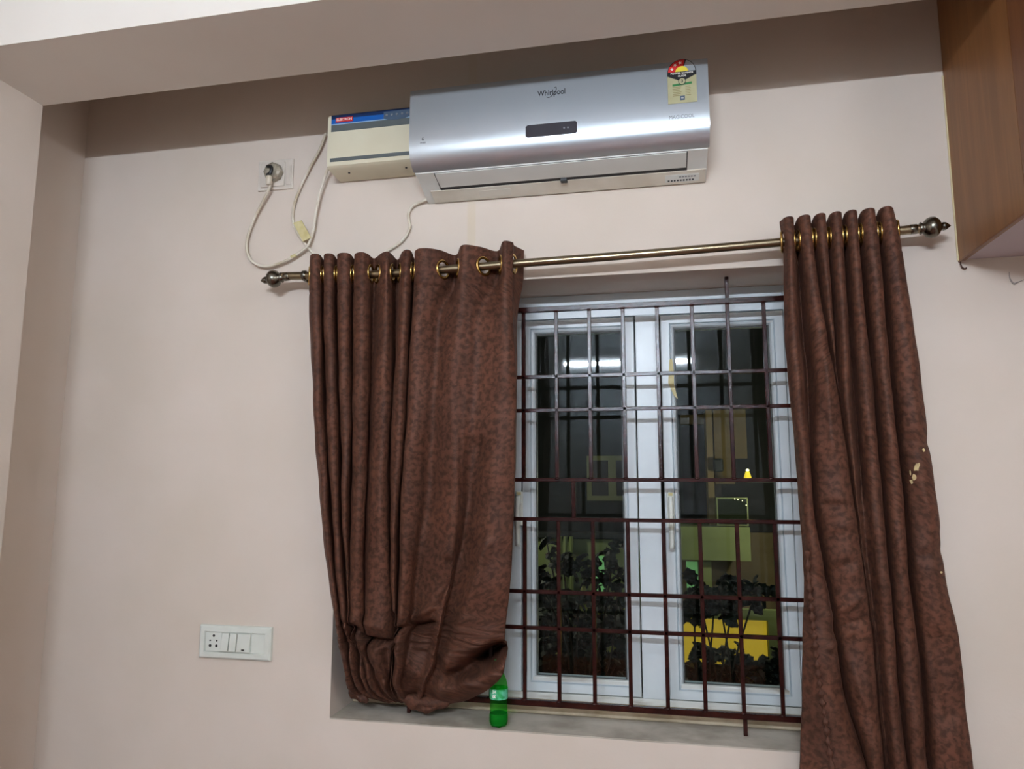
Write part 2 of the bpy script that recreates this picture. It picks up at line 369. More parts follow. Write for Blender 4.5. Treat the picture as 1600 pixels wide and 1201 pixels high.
# ------------------------------------------------------------------ curtains
KRY, KRZ = -.09, 0
rodpts = [(-1.262, 2.302), (-1.08, 2.294), (-.845, 2.288), (-.41, 2.297), (-.04, 2.303), (.384, 2.314), (.71, 2.327), (.80, 2.331)]
def rodz(x):
    xs, zs = zip(*rodpts); return float(np.interp(x, xs, zs))
def cr(P, t):                                  # Catmull-Rom through P (n, k) at parameters t
    P = np.vstack([2*P[0]-P[1], P, 2*P[-1]-P[-2]]); n = len(P)-3
    i = np.clip(np.floor(t).astype(int), 0, n-1); f = (t-i)[:, None]
    a, b, c, d = P[i], P[i+1], P[i+2], P[i+3]
    return .5*((2*b)+(c-a)*f+(2*a-5*b+4*c-d)*f*f+(3*b-a-3*c+d)*f**3)
def sheet(name, G, nu, nv, creases, holes, parent, m):
    # G: rows x keys x 3 world points
    nr, nk, _ = G.shape
    rows = np.array([cr(G[r], np.linspace(0, nk-1, nu)) for r in range(nr)])          # nr, nu, 3
    tv = np.linspace(0, nr-1, nv)
    out = np.array([cr(rows[:, j, :], tv) for j in range(nu)]).transpose(1, 0, 2)     # nv, nu, 3
    d = np.linalg.norm(np.diff(rows[1], axis=0), axis=1); U = np.concatenate([[0], np.cumsum(d)])
    Z0 = out[0, :, 2].mean()
    C = np.array(CAM); Rn, Un, Fn = map(np.array, (R_, U_, F_))
    # creases and soft wrinkles, in the plane of the cloth
    V = out-C; dep = V@Fn; px = 800+F0*(V@Rn)/dep; py = 600.5-F0*(V@Un)/dep
    for (x0, y0, x1, y1, wd, amp) in creases:
        ax, ay = x1-x0, y1-y0; t = np.clip(((px-x0)*ax+(py-y0)*ay)/(ax*ax+ay*ay), 0, 1)
        ds = np.hypot(px-x0-t*ax, py-y0-t*ay)
        out[..., 1] += amp*np.exp(-(ds/wd)**2)
    seg = np.linalg.norm(np.diff(out, axis=1), axis=2); seg = np.clip(seg, 0, .02); uu = np.concatenate([np.zeros((nv, 1)), np.cumsum(seg, axis=1)], axis=1); uu = uu-uu[:, nu//2:nu//2+1]; zz = out[..., 2]
    hz_ = np.interp(out[..., 0], [p[0] for p in rodpts], [p[1] for p in rodpts])-.062
    out[..., 1] += .0045*np.exp(-((zz-hz_)/.0045)**2)
    fade = np.clip((Z0-zz-.08)/.25, 0, 1)
    out[..., 1] += fade*(.0035*np.sin(uu*31+3*np.sin(zz*5.1))+.003*np.sin(uu*17-zz*13)+.002*np.sin(zz*41+uu*9))
    me = bpy.data.meshes.new(name); base = np.array(root_loc(parent))
    idx = np.arange(nv*nu).reshape(nv, nu)
    f = np.stack([idx[:-1, :-1], idx[1:, :-1], idx[1:, 1:], idx[:-1, 1:]], -1).reshape(-1, 4)
    co = out.reshape(-1, 3)
    if len(holes):
        fc = co[f].mean(1); keep = np.ones(len(f), bool)
        for h, nrm, rad in holes:
            q = fc-h; a = np.abs(q@nrm); keep &= ~((np.linalg.norm(q, axis=1) < rad) & (a < .012))
        f = f[keep]
    me.from_pydata((co-base).tolist(), [], f.tolist()); me.update()
    uvl = me.uv_layers.new(name='UVMap'); uvs = np.stack([uu.reshape(-1), (-zz).reshape(-1)], -1)
    li = np.zeros(len(me.loops), int); me.loops.foreach_get('vertex_index', li)
    uvl.data.foreach_set('uv', uvs[li].reshape(-1))
    me.polygons.foreach_set('use_smooth', [True]*len(me.polygons))
    o = link(name, me, m, parent); return o, out
def eyelets(G, nk, parent, nu=600):
    """points where the cloth's top crosses the rod: centre, normal"""
    rows = [cr(G[r], np.linspace(0, nk-1, nu)) for r in (0, 1)]
    hits = []
    a, b = rows
    for j in range(nu-1):
        def at(j):
            t = (rodz(a[j, 0])-a[j, 2])/(b[j, 2]-a[j, 2]); return a[j]+(b[j]-a[j])*t
        p, q = at(j), at(j+1)
        if (p[1]-KRY)*(q[1]-KRY) < 0:
            s = (KRY-p[1])/(q[1]-p[1]); c = p+(q-p)*s
            p2, q2 = at(max(j-6, 0)), at(min(j+7, nu-1))
            tg = q2-p2; tg[2] = 0; tg /= np.linalg.norm(tg); nrm = np.array([tg[1], -tg[0], 0])
            hits.append((c, nrm))
    return hits
def add_eyelets(hits, parent):
    for c, nrm in hits:
        bm = bmesh.new(); n1 = Vector(nrm); t1 = Vector((n1.y, -n1.x, 0)); z = Vector((0, 0, 1)); rings = []
        for k in range(28):
            a = 2*math.pi*k/28; rad = t1*math.cos(a)+z*math.sin(a); ring = []
            for q in range(8):
                b = 2*math.pi*q/8; ring.append(bm.verts.new(Vector(c)+rad*(.0285+.0055*math.cos(b))+n1*(.004*math.sin(b))))
            rings.append(ring)
        for k in range(28):
            A, B = rings[k], rings[(k+1) % 28]
            for q in range(8): bm.faces.new((A[q], A[(q+1) % 8], B[(q+1) % 8], B[q]))
        bmesh.ops.recalc_face_normals(bm, faces=bm.faces)
        obj('eyelet', bm, M['brass'], parent, smooth=True, origin=tuple(c))

# ---- left curtain
LR = {395: [484, 505, 526, 553, 575, 594, 612, 627, 643, 648, 712, 722, 777, 786, 804],
      440: [483, 505, 526, 552, 576, 593, 611, 624, 641, 647, 710, 719, 776, 786, 803],
      500: [484, 505, 526, 551, 576, 590, 612, 621, 639, 644, 688, 716, 752, 785, 803],
      600: [488, 508, 530, 551, 575, 585, 611, 616, 635, 637, 682, 706, 748, 785, 807],
      700: [494, 512, 532, 550, 573, 578, 607, 610, 630, 632, 674, 706, 738, 772, 805],
      800: [501, 517, 533, 547, 570, 574, 606, 609, 622, 625, 667, 708, 730, 766, 802],
      900: [512, 524, 539, 546, 567, 571, 608, 610, 619, 623, 655, 694, 714, 752, 797],
      960: [521, 532, 543, 547, 567, 571, 611, 613, 618, 621, 650, 683, 700, 745, 790],
      1000: [527, 537, 546, 549, 568, 572, 611, 613, 616, 619, 645, 676, 692, 738, 787],
      1040: [534, 545, 555, 562, 572, 580, 607, 610, 613, 617, 640, 668, 685, 725, 785],
      1066: [539, 552, 564, 573, 582, 590, 602, 606, 610, 614, 632, 655, 672, 708, 764],
      1088: [551, 566, 580, 590, 600, 606, 612, 616, 620, 624, 640, 652, 664, 690, 726],
      1098: [600, 606, 612, 616, 620, 624, 630, 634, 638, 642, 652, 658, 666, 678, 694]}
LC = {395: (-.092, .048), 440: (-.092, .05), 500: (-.09, .05), 600: (-.09, .05), 700: (-.085, .05), 800: (-.08, .048), 900: (-.065, .046),
      960: (-.05, .045), 1000: (-.04, .042), 1040: (-.03, .036), 1066: (-.005, .03), 1088: (.05, .02), 1098: (.075, .012)}
LMV = {395: 1, 440: 1, 500: .1, 600: .0, 700: .1, 800: .3, 900: .8, 960: 1, 1000: 1, 1040: .8, 1066: .6, 1088: .5, 1098: .4}
def left_keys(b, mv, tail=1):
    K = [(b[0], .2), (b[0]+1, -.6)]
    for i in range(3):
        wd = b[i+1]-b[i]
        if i: K.append((b[i]+.8, -.5))
        K += [(b[i]+.28*wd, -1), (b[i]+.78*wd, -.65), (b[i+1]+3, 1)]
    wd = b[4]-b[3]; K += [(b[3]+.8, -.5), (b[3]+.5*wd, -1), (b[4], -.5), ((b[4]+b[5])/2, .5)]
    wd = b[6]-b[5]; K += [(b[5]+.1*wd, -.55), (b[5]+.6*wd, -.9), (b[6], -.3), ((b[6]+b[7])/2+2, 1)]
    wd = b[8]-b[7]; K += [(b[7]+.8, -.5), (b[7]+.5*wd, -1), (b[8], -.5), ((b[8]+b[9])/2+2.5, 1.15)]
    wd = b[10]-b[9]; K += [(b[9]+.8, -.6), (b[9]+.22*wd, -1), (b[9]+.6*wd, -.75+.4*mv), (b[10], mv*1.3-.3), (b[11], -.9), ((b[11]+b[12])/2, -.65+.35*mv), (b[12], 1.2*mv-.3), (b[13], -.95), (b[14]-3, -.6), (b[14], .1), (b[14]+tail, 1.25)]
    return K
def grid(rows, cen, keyf, midpx, ztop):
    G = []
    for r, py in enumerate(rows):
        yc, am = cen[py]; K = keyf(py); line = []
        z = onY(midpx(py), py, yc).z
        for px, d in K:
            y = yc+am*d
            if r == 0:
                x = Xat(px, ztop, y); zz = rodz(x)+.062; x = Xat(px, zz, y)
            elif r == 1:
                x = Xat(px, z, y); zz = rodz(x)-.045; x = Xat(px, zz, y)
            else:
                zz = z; x = Xat(px, zz, y)
            line.append((x, y, zz))
        G.append(line)
    return np.array(G)
cl = thing('curtain', 'brown velour eyelet curtain left of the window, its hem bunched and tucked into the grille', 'curtain', (-.7, -.09, .9))
G = grid(list(LR), LC, lambda py: left_keys(LR[py], LMV[py], {395: 15, 440: 14, 500: 5}.get(py, 1)), lambda py: (LR[py][0]+LR[py][-1])/2, 2.35)
hit = eyelets(G, G.shape[1], cl)
holes = [(c, n, .0275) for c, n in hit]
creasesL = [(548, 984, 560, 1000, 7, .05), (560, 1000, 612, 1006, 6, .06), (556, 968, 610, 982, 9, -.02), (612, 1000, 612, 960, 4, .03),
            (617, 985, 672, 976, 5, .05), (640, 968, 676, 948, 6, -.025), (620, 1002, 650, 1050, 16, -.022),
            (700, 880, 648, 1085, 9, .03), (745, 700, 715, 860, 14, .02), (690, 930, 672, 985, 6, -.02), (680, 500, 668, 800, 14, .012),
            (776, 1018, 738, 1044, 13, .13), (758, 1032, 705, 1062, 12, .10), (700, 1020, 765, 1000, 12, -.02), (760, 850, 690, 1070, 9, -.02), (726, 1062, 690, 1078, 8, -.02),
            (545, 1010, 575, 1050, 9, .03), (530, 980, 566, 1056, 3, .015), (600, 1020, 600, 1060, 8, .04)]
o, outL = sheet('curtain_cloth', G, 620, 300, creasesL, holes, cl, M['curtain'])
add_eyelets(hit, cl)
# loose tail of hem and the knot pushed through the bars
def lump(name, pts, radii, parent, m, seed=1, n=18, wr=.35):
    bm = bmesh.new(); P = spline(pts, 7); k = len(P)
    rr = [float(np.interp(i/(k-1), np.linspace(0, 1, len(radii)), radii)) for i in range(k)]
    tube(bm, P, rr, n); rnd = random.Random(seed)
    from mathutils import noise
    for v in bm.verts:
        q = noise.noise_vector(v.co*38+Vector((seed, 0, 0))); v.co += Vector((q.x, q.y*.8, q.z))*max(radii)*wr
    for v in bm.verts: v.co.y = min(v.co.y, .165)
    uvl = bm.loops.layers.uv.new('UVMap')
    for f in bm.faces:
        for l in f.loops: l[uvl].uv = (l.vert.co.x+l.vert.co.y, l.vert.co.z)
    return obj(name, bm, m, parent, smooth=True)
def P3(px, py, y): p = onY(px, py, y); return (p.x, p.y, p.z)
lump('hem_tail', [P3(556, 1045, .04), P3(552, 1066, .05), P3(559, 1084, .05), P3(574, 1096, .04)], [.018, .026, .022, .006], cl, M['curtain'], 3)
lump('hem_tail', [P3(575, 1060, .05), P3(590, 1078, .07), P3(600, 1087, .06)], [.018, .018, .008], cl, M['curtain'], 5)
lump('tucked_knot', [P3(622, 1082, .06), P3(655, 1098, .06), P3(690, 1096, .065), P3(712, 1084, .07)], [.016, .024, .022, .008], cl, M['curtain'], 9)
lump('tucked_knot', [P3(650, 1100, .05), P3(664, 1108, .04), P3(680, 1104, .05)], [.010, .014, .008], cl, M['curtain'], 14)
lump('hem_tail', [P3(712, 1090, .075), P3(728, 1086, .07), P3(742, 1080, .09)], [.008, .013, .004], cl, M['curtain'], 21)

# ---- right curtain: seven panels (left, right edge)
RR = {348: [(1218, 1241), (1243, 1267), (1269, 1291), (1293, 1316), (1317, 1340), (1342, 1368), (1370, 1396)],
      400: [(1224, 1243), (1250, 1273), (1275, 1295), (1297, 1319), (1323, 1344), (1346, 1375), (1377, 1408)],
      500: [(1225, 1247), (1260, 1288), (1290, 1303), (1305, 1324), (1330, 1353), (1357, 1385), (1388, 1425)],
      600: [(1232, 1255), (1270, 1307), (1307.5, 1310), (1311, 1330), (1337, 1362), (1368, 1392), (1396, 1440)],
      700: [(1242, 1265), (1268, 1322), (1322.3, 1323), (1324, 1336), (1346, 1372), (1376, 1403), (1406, 1452)],
      800: [(1249, 1272), (1275, 1336), (1336.5, 1337), (1338, 1343), (1354, 1382), (1384, 1414), (1416, 1465)],
      900: [(1256, 1290), (1292, 1350), (1350.5, 1351), (1352, 1355), (1363, 1390), (1392, 1421), (1423, 1477)],
      1000: [(1254, 1305), (1308, 1365), (1365.3, 1365.8), (1366, 1368), (1373, 1399), (1401, 1433), (1435, 1499)],
      1100: [(1253, 1322), (1325, 1372), (1372.3, 1373), (1373.5, 1375), (1381, 1406), (1410, 1442), (1446, 1509)],
      1201: [(1250, 1352), (1355, 1383), (1383.3, 1384), (1384.3, 1386), (1391, 1418), (1420, 1450), (1453, 1522)],
      1330: [(1249, 1366), (1370, 1397), (1397.3, 1398), (1398.3, 1400), (1405, 1434), (1436, 1466), (1469, 1540)],
      1460: [(1248, 1380), (1385, 1412), (1412.3, 1413), (1413.3, 1415), (1420, 1450), (1452, 1482), (1485, 1556)]}
RC = {348: (-.092, .046), 400: (-.092, .048), 500: (-.09, .048), 600: (-.09, .048), 700: (-.088, .046), 800: (-.085, .046), 900: (-.083, .044), 1000: (-.08, .042), 1100: (-.078, .042), 1201: (-.075, .042), 1330: (-.075, .042), 1460: (-.075, .042)}
def right_keys(P):
    K = [(P[0][0]+1.5, .8), (P[0][0], 0)]
    for i, (l, r) in enumerate(P):
        wd = r-l; q = min(1, wd/14)
        K += [(l+.1*wd, -.3*q), (l+.35*wd, -.85*q-.2*(1-q)), (l+.72*wd, -1*q-.2*(1-q)), (r-.8 if wd > 3 else l+.8*wd, -.55*q)]
        if i < 6:
            nx = P[i+1][0]; g = nx-r
            tiny = (wd < 6 or P[i+1][1]-nx < 3)
            K.append(((r+nx)/2-(2.0 if g < 5 else 0), .2 if tiny else 1+min(.45, max(0, g)/14)))
    K += [(P[-1][1], 0), (P[-1][1]-2, .8)]
    return K
crn = thing('curtain', 'brown velour eyelet curtain right of the window, hanging straight down with a pale smear', 'curtain', (.6, -.09, .3))
G = grid(list(RR), RC, lambda py: right_keys(RR[py]), lambda py: (RR[py][0][0]+RR[py][-1][1])/2, 2.38)
hit = eyelets(G, G.shape[1], crn)
holes = [(c, n, .0275) for c, n in hit]
creasesR = [(1290, 790, 1330, 790, 7, .01), (1285, 830, 1340, 815, 6, -.006), (1290, 900, 1330, 880, 9, .012), (1300, 960, 1350, 930, 8, -.012), (1305, 985, 1360, 965, 9, .012),
            (1300, 1010, 1330, 985, 7, -.012), (1480, 860, 1440, 870, 10, .01), (1420, 690, 1455, 690, 10, .012), (1440, 760, 1462, 820, 10, -.008),
            (1310, 1080, 1345, 1180, 8, .012), (1330, 1040, 1350, 1100, 8, -.008), (1465, 1000, 1490, 1120, 12, .012), (1290, 560, 1300, 700, 6, -.006)]
o, outR = sheet('curtain_cloth', G, 560, 300, creasesR, holes, crn, M['curtain'])
add_eyelets(hit, crn)
# puckered side hem turned forward on the lower left of the right curtain
hp = [(1261, 860), (1264, 910), (1268, 950), (1272, 990), (1276, 1030), (1281, 1070), (1287, 1110), (1293, 1150), (1300, 1201), (1312, 1300)]
base = [Vector(P3(a, b, -.128)) for a, b in hp]; P = spline(base, 16)
bm = bmesh.new(); tube(bm, P, [.006+.0035*math.sin(i*1.05)+.0012*math.sin(i*.37) for i in range(len(P))], 8)
for v in bm.verts: v.co.y = -.128+(v.co.y+.128)*.8
obj('side_hem', bm, M['curtain'], crn, smooth=True, label='puckered stitched side hem')
# pale plaster smear and specks on the cloth
M['smear'] = mat('dried_smear', (188, 168, 120), .7, c2=(150, 128, 90), scale=60)
def onsheet(px, py, out):
    C = np.array(CAM); V = out-C; dep = V@np.array(F_)
    X = 800+F0*(V@np.array(R_))/dep; Y = 600.5-F0*(V@np.array(U_))/dep
    k = np.hypot(X-px, Y-py)+dep*.5; i = np.unravel_index(np.argmin(k), k.shape); return out[i]
def dab(px, py, rx, rz, rot, seed):
    c = onsheet(px, py, outR); bm = bmesh.new(); rnd = random.Random(seed); pts = []
    for k in range(11):
        a = 2*math.pi*k/11; q = .7+.6*rnd.random(); x, z = rx*q*math.cos(a), rz*q*math.sin(a)
        pts.append((c[0]+x*math.cos(rot)-z*math.sin(rot), c[2]+x*math.sin(rot)+z*math.cos(rot)))
    poly(bm, pts, c[1]-.004, .0035); obj('dried_smear', bm, M['smear'], crn, label='pale dried smear on the cloth')
dab(1432, 728, .006, .013, -.3, 1); dab(1428, 745, .005, .009, -.3, 2); dab(1424, 752, .004, .006, .4, 3); dab(1422, 737, .0015, .008, .1, 4); dab(1443, 702, .003, .004, 0, 5); dab(1470, 893, .0025, .003, 0, 6)

# ------------------------------------------------------------------ curtain rod
rod = thing('curtain_rod', 'antique brass curtain rod with onion finials over the window', 'curtain rod', (-.25, -.09, 2.3))
bm = bmesh.new(); tube(bm, spline([(x, KRY, z) for x, z in rodpts], 6), .0135, 16)
obj('pole', bm, M['rod'], rod, smooth='auto')
def finial(x, z, s, tilt):
    prof = [(.0125, 0), (.0145, .004), (.0145, .02), (.011, .023), (.0135, .027), (.0185, .031), (.014, .036), (.018, .040), (.027, .048), (.031, .058), (.0305, .068), (.024, .078), (.014, .084), (.010, .088), (.0125, .091), (.011, .099), (.006, .106), (.001, .112)]
    bm = bmesh.new(); lathe(bm, [(r, h*s) for r, h in prof], (0, 0, 0), 'x', 24)
    bmesh.ops.rotate(bm, verts=bm.verts, cent=(0, 0, 0), matrix=Matrix.Rotation(tilt, 3, 'Y'))
    bmesh.ops.translate(bm, verts=bm.verts, vec=(x, KRY, z)); bmesh.ops.recalc_face_normals(bm, faces=bm.faces)
    obj('finial', bm, M['finial'], rod, smooth=True)
finial(.735, 2.3285, 1, -.04); finial(-1.235, 2.3, -1, -.1)
for x in (-1.18, .66):
    z = rodz(x); bm = bmesh.new()
    tube(bm, [(x, KRY, z-.012), (x, -.02, z-.012)], .007, 12); lathe(bm, [(.022, 0), (.022, -.006), (.012, -.012), (.010, -.02)], (x, -.0005, z-.012), 'y', 20)
    lathe(bm, [(.0165, -.007), (.018, -.004), (.018, .004), (.0165, .007)], (x, KRY, z), 'x', 20)
    obj('bracket', bm, M['finial'], rod, smooth='auto')

# ------------------------------------------------------------------ air conditioner
ac = thing('air_conditioner', 'silver split air conditioner mounted high on the wall above the curtains', 'air conditioner', (-.3, 0, 2.56))
AX0, AX1 = -.770, .176
prof = [(0, 2.87), (-.185, 2.866), (-.193, 2.70), (-.188, 2.66), (-.175, 2.635), (-.149, 2.612), (-.1485, 2.604), (-.10, 2.592), (-.05, 2.574), (-.012, 2.56), (0, 2.56)]
bm = bmesh.new(); extrude_x(bm, prof, AX0+.004, AX1-.004)
obj('body', bm, M['acbody'], ac, smooth='auto')
pf = [(-.188, 2.872), (-.1965, 2.871), (-.1995, 2.866), (-.2005, 2.84), (-.2015, 2.78), (-.2025, 2.735), (-.2025, 2.70), (-.2015, 2.675), (-.198, 2.655), (-.191, 2.638), (-.181, 2.625), (-.168, 2.615), (-.152, 2.6075), (-.149, 2.609)]
inner = [(-.150, 2.613), (-.176, 2.631), (-.187, 2.655), (-.1935, 2.69), (-.186, 2.868)]
bm = bmesh.new(); extrude_x(bm, pf+inner, AX0, AX1)
obj('front_panel', bm, M['silver'], ac, smooth='auto', label='glossy silver front panel')
def us(y, off=0): return float(np.interp(y, [-.1485, -.10, -.05, -.012], [2.604, 2.592, 2.574, 2.56]))-off
# outlet, louvre and base strip on the underside
bm = bmesh.new()
a, b = -.146, -.064
prof = [(a, us(a, .0012)), (-.10, us(-.10, .0012)), (b, us(b, .0012)), (b, us(b)+.004), (a, us(a)+.004)]
extrude_x(bm, prof, -.703, .112); obj('air_outlet', bm, M['black'], ac)
bm = bmesh.new(); prof = [(-.1455, us(-.1455, .003)), (-.12, us(-.12, .0055)), (-.10, us(-.10, .005)), (-.078, us(-.078, .003)), (-.078, us(-.078)), (-.1455, us(-.1455))]
extrude_x(bm, prof, -.699, .1085); obj('louvre', bm, M['acbody'], ac, smooth='auto', label='closed grey air louvre')
bm = bmesh.new(); prof = [(-.0635, us(-.0635, .0025)), (-.03, us(-.03, .003)), (-.010, us(-.012, .003)), (-.010, us(-.012)), (-.0635, us(-.0635))]
extrude_x(bm, prof, AX0+.03, AX1-.006); obj('base_strip', bm, M['acbase'], ac, label='cream strip under the outlet')
bm = bmesh.new(); bx(bm, -.292, -.270, -.078, -.058, us(-.07)-.012, us(-.07)+.004, bev=.002); obj('latch', bm, M['black'], ac)
def on_under(name, x0, x1, y0, y1, m, t=.0036):
    bm = bmesh.new(); extrude_x(bm, [(y0, us(y0, t)), (y1, us(y1, t)), (y1, us(y1)-.001), (y0, us(y0)-.001)], x0, x1); return obj(name, bm, m, ac)
on_under('rating_sticker', .044, .150, -.050, -.020, M['acbody'])
on_under('rating_sticker', -.575, -.465, -.050, -.020, mat('pale_sticker', (214, 210, 198), .5))
for i in range(9): on_under('small_print', .052+.0005*i+.009*i, .052+.0095*i+.006, -.030, -.024, M['print'], .0042)
for i in range(6): on_under('small_print', .088+.009*i, .088+.009*i+.0065, -.043, -.039, M['printgrey'], .0042)
AF = -.2032
bm = bmesh.new(); poly(bm, [(-.384, 2.672), (-.378, 2.668), (-.227, 2.668), (-.222, 2.672), (-.222, 2.703), (-.227, 2.708), (-.378, 2.708), (-.384, 2.703)], AF, .001)
obj('display_window', bm, M['display'], ac, label='smoked display window')
for i, x in enumerate((-.262, -.250)):
    bm = bmesh.new(); lathe(bm, [(.003, -.0006), (.003, 0)], (x, AF, 2.688), 'y', 12); obj('indicator_light', bm, M['printgrey'], ac)
text('lettering', 'Whirlpool', .026, (-.301, AF+.001, 2.810), M['print'], ac, width=.088, bold=.0002)
sw = bmesh.new(); tube(sw, spline([(-.318, AF, 2.797), (-.309, AF, 2.794), (-.297, AF, 2.802), (-.287, AF, 2.815), (-.286, AF, 2.826), (-.292, AF, 2.825)], 6), [.0008]*31, 6)
obj('lettering_swoosh', sw, M['print'], ac)
text('lettering', 'MAGICOOL', .016, (.0945, AF+.001, 2.688), M['printgrey'], ac, width=.074)
text('lettering', '6', .017, (-.723, AF+.001, 2.697), M['print'], ac); text('lettering', '6TH SENSE', .006, (-.723, AF+.001, 2.684), M['printgrey'], ac, width=.018)
# energy label
LX0, LX1 = .056, .1415; cxl = (LX0+LX1)/2; ry = .0425; zb = 2.826
bm = bmesh.new(); poly(bm, [(LX0, 2.731), (LX1, 2.731), (LX1, zb), (LX0, zb)], AF-.0006, .0008); lab = obj('energy_label', bm, M['labelcream'], ac, label='energy rating sticker with three stars')
def fan(r0, r1, a0, a1, m, y, name='label_print', n=14):
    bm = bmesh.new(); pts = [(cxl+r1*math.cos(math.radians(a0+(a1-a0)*k/n)), zb+.004+r1*math.sin(math.radians(a0+(a1-a0)*k/n))) for k in range(n+1)]
    pts += [(cxl+r0*math.cos(math.radians(a1+(a0-a1)*k/n)), zb+.004+r0*math.sin(math.radians(a1+(a0-a1)*k/n))) for k in range(n+1)] if r0 > .001 else [(cxl, zb+.004)]
    poly(bm, pts, y, .0004); obj(name, bm, m, lab)
fan(0, .0425, 0, 180, M['black'], AF-.0008, n=24)
fan(0, .0405, 2, 70, M['silver'], AF-.0012)
fan(0, .0405, 76, 180, M['red'], AF-.0012)
fan(0, .0195, 0, 180, M['labelyellow'], AF-.0016)
for aa in (158, 128, 98):
    sx, sz = cxl+.031*math.cos(math.radians(aa)), zb+.004+.031*math.sin(math.radians(aa)); bm = bmesh.new()
    poly(bm, [(sx+(.0062 if k % 2 == 0 else .0024)*math.cos(math.radians(aa+36*k)), sz+(.0062 if k % 2 == 0 else .0024)*math.sin(math.radians(aa+36*k))) for k in range(10)], AF-.0018, .0004)
    obj('star', bm, M['whiteprint'], lab)
bm = bmesh.new(); poly(bm, [(LX0, zb+.006), (LX0, zb-.006), (cxl-.012, zb-.021), (cxl+.012, zb-.021), (LX1, zb-.006), (LX1, zb+.006)], AF-.0020, .0004); obj('label_print', bm, M['black'], lab)
text('label_lettering', 'POWER SAVINGS', .0075, (cxl, AF-.0021, zb+.0005), M['whiteprint'], lab, width=.066, bold=.0001)
text('label_lettering', 'GUIDE', .0075, (cxl, AF-.0021, zb-.0085), M['whiteprint'], lab, width=.024, bold=.0001)
bm = bmesh.new(); lathe(bm, [(.0115, 0), (.0115, -.0004)], (cxl, AF-.0021, zb-.026), 'y', 20); obj('label_print', bm, M['black'], lab)
bm = bmesh.new(); lathe(bm, [(.0095, 0), (.0095, -.0004)], (cxl, AF-.0026, zb-.026), 'y', 20); obj('label_print', bm, M['labelcream'], lab)
text('label_lettering', '3', .013, (cxl, AF-.0031, zb-.026), M['print'], lab, bold=.0003)
bm = bmesh.new(); poly(bm, [(LX0+.014, 2.786), (LX1-.014, 2.790), (LX1-.014, 2.797), (LX0+.014, 2.793)], AF-.0012, .0004); obj('label_print', bm, M['green'], lab)
for k in range(6):
    z = 2.782-k*.0055; bm = bmesh.new(); poly(bm, [(LX0+.014, z), (LX0+.040-.002*(k % 3), z), (LX0+.040-.002*(k % 3), z+.002), (LX0+.014, z+.002)], AF-.0010, .0003)
    poly(bm, [(LX0+.052, z), (LX0+.066+.002*(k % 2), z), (LX0+.066+.002*(k % 2), z+.002), (LX0+.052, z+.002)], AF-.0010, .0003); obj('label_print', bm, mat('khaki_print', (138, 128, 84), .6), lab)
bm = bmesh.new(); poly(bm, [(cxl-.007, 2.740), (cxl+.007, 2.740), (cxl+.007, 2.754), (cxl-.007, 2.754)], AF-.0010, .0003); obj('label_print', bm, M['bluegrey'], lab)
text('label_lettering', 'BEE', .005, (cxl, AF-.0014, 2.747), M['whiteprint'], lab)

# ------------------------------------------------------------------ voltage stabiliser
st = thing('voltage_stabilizer', 'cream voltage stabilizer box with a blue top stripe, beside the air conditioner', 'stabilizer', (-.95, 0, 2.66))
bm = bmesh.new(); sp = [(0, 2.862), (-.108, 2.862), (-.119, 2.858), (-.12, 2.85), (-.12, 2.69), (-.116, 2.676), (-.104, 2.667), (-.03, 2.664), (-.01, 2.664), (0, 2.668)]
extrude_x(bm, sp, -1.098, -.79); obj('case', bm, M['cream'], st, smooth='auto')
def sl(z0, z1, x0, x1, m, y=-.1208, name='front_stripe'): 
    bm = bmesh.new(); poly(bm, [(x0, z0), (x1, z0), (x1, z1), (x0, z1)], y, .001); return obj(name, bm, m, st)
sl(2.798, 2.822, -1.086, -.79, M['stripe']); sl(2.822, 2.8255, -1.086, -.79, M['lightblue'], -.1212); sl(2.8255, 2.845, -1.086, -.79, M['blue'], -.1212); sl(2.843, 2.858, -1.086, -.79, M['navy'], -.1214)
sl(2.688, 2.701, -1.086, -.79, M['stripe'])
bm = bmesh.new(); poly(bm, [(-.893, 2.851), (-.893, 2.826), (-.88, 2.822), (-.85, 2.819), (-.82, 2.821), (-.79, 2.828), (-.79, 2.851)], -.1222, .001); obj('indicator_panel', bm, M['bluegrey'], st)
for k in range(5):
    bm = bmesh.new(); lathe(bm, [(.0045, 0), (.004, -.0015), (.002, -.0022)], (-.882+.0185*k, -.1225, 2.838), 'y', 12); obj('indicator_light', bm, M['printgrey'], st)
bm = bmesh.new(); bx(bm, -1.069, -1.006, -.1228, -.1212, 2.830, 2.847, bev=.0006); obj('badge', bm, M['red'], st)
text('lettering', 'ELEKTRON', .012, (-1.0375, -.123, 2.8385), M['whiteprint'], st, width=.056, bold=.0002)
for x in (-1.035, -.825):
    bm = bmesh.new(); lathe(bm, [(.004, 0), (.004, -.002), (.002, -.003)], (x, -.075, 2.6655), 'z', 10); obj('screw', bm, M['black'], st)
obj('mounting_flange', box(-1.112, -1.099, -.055, -.004, 2.735, 2.838, bev=.001), M['cream'], st)
obj('side_lip', box(-1.1035, -1.0985, -.112, -.06, 2.79, 2.858, bev=.001), M['cream'], st)

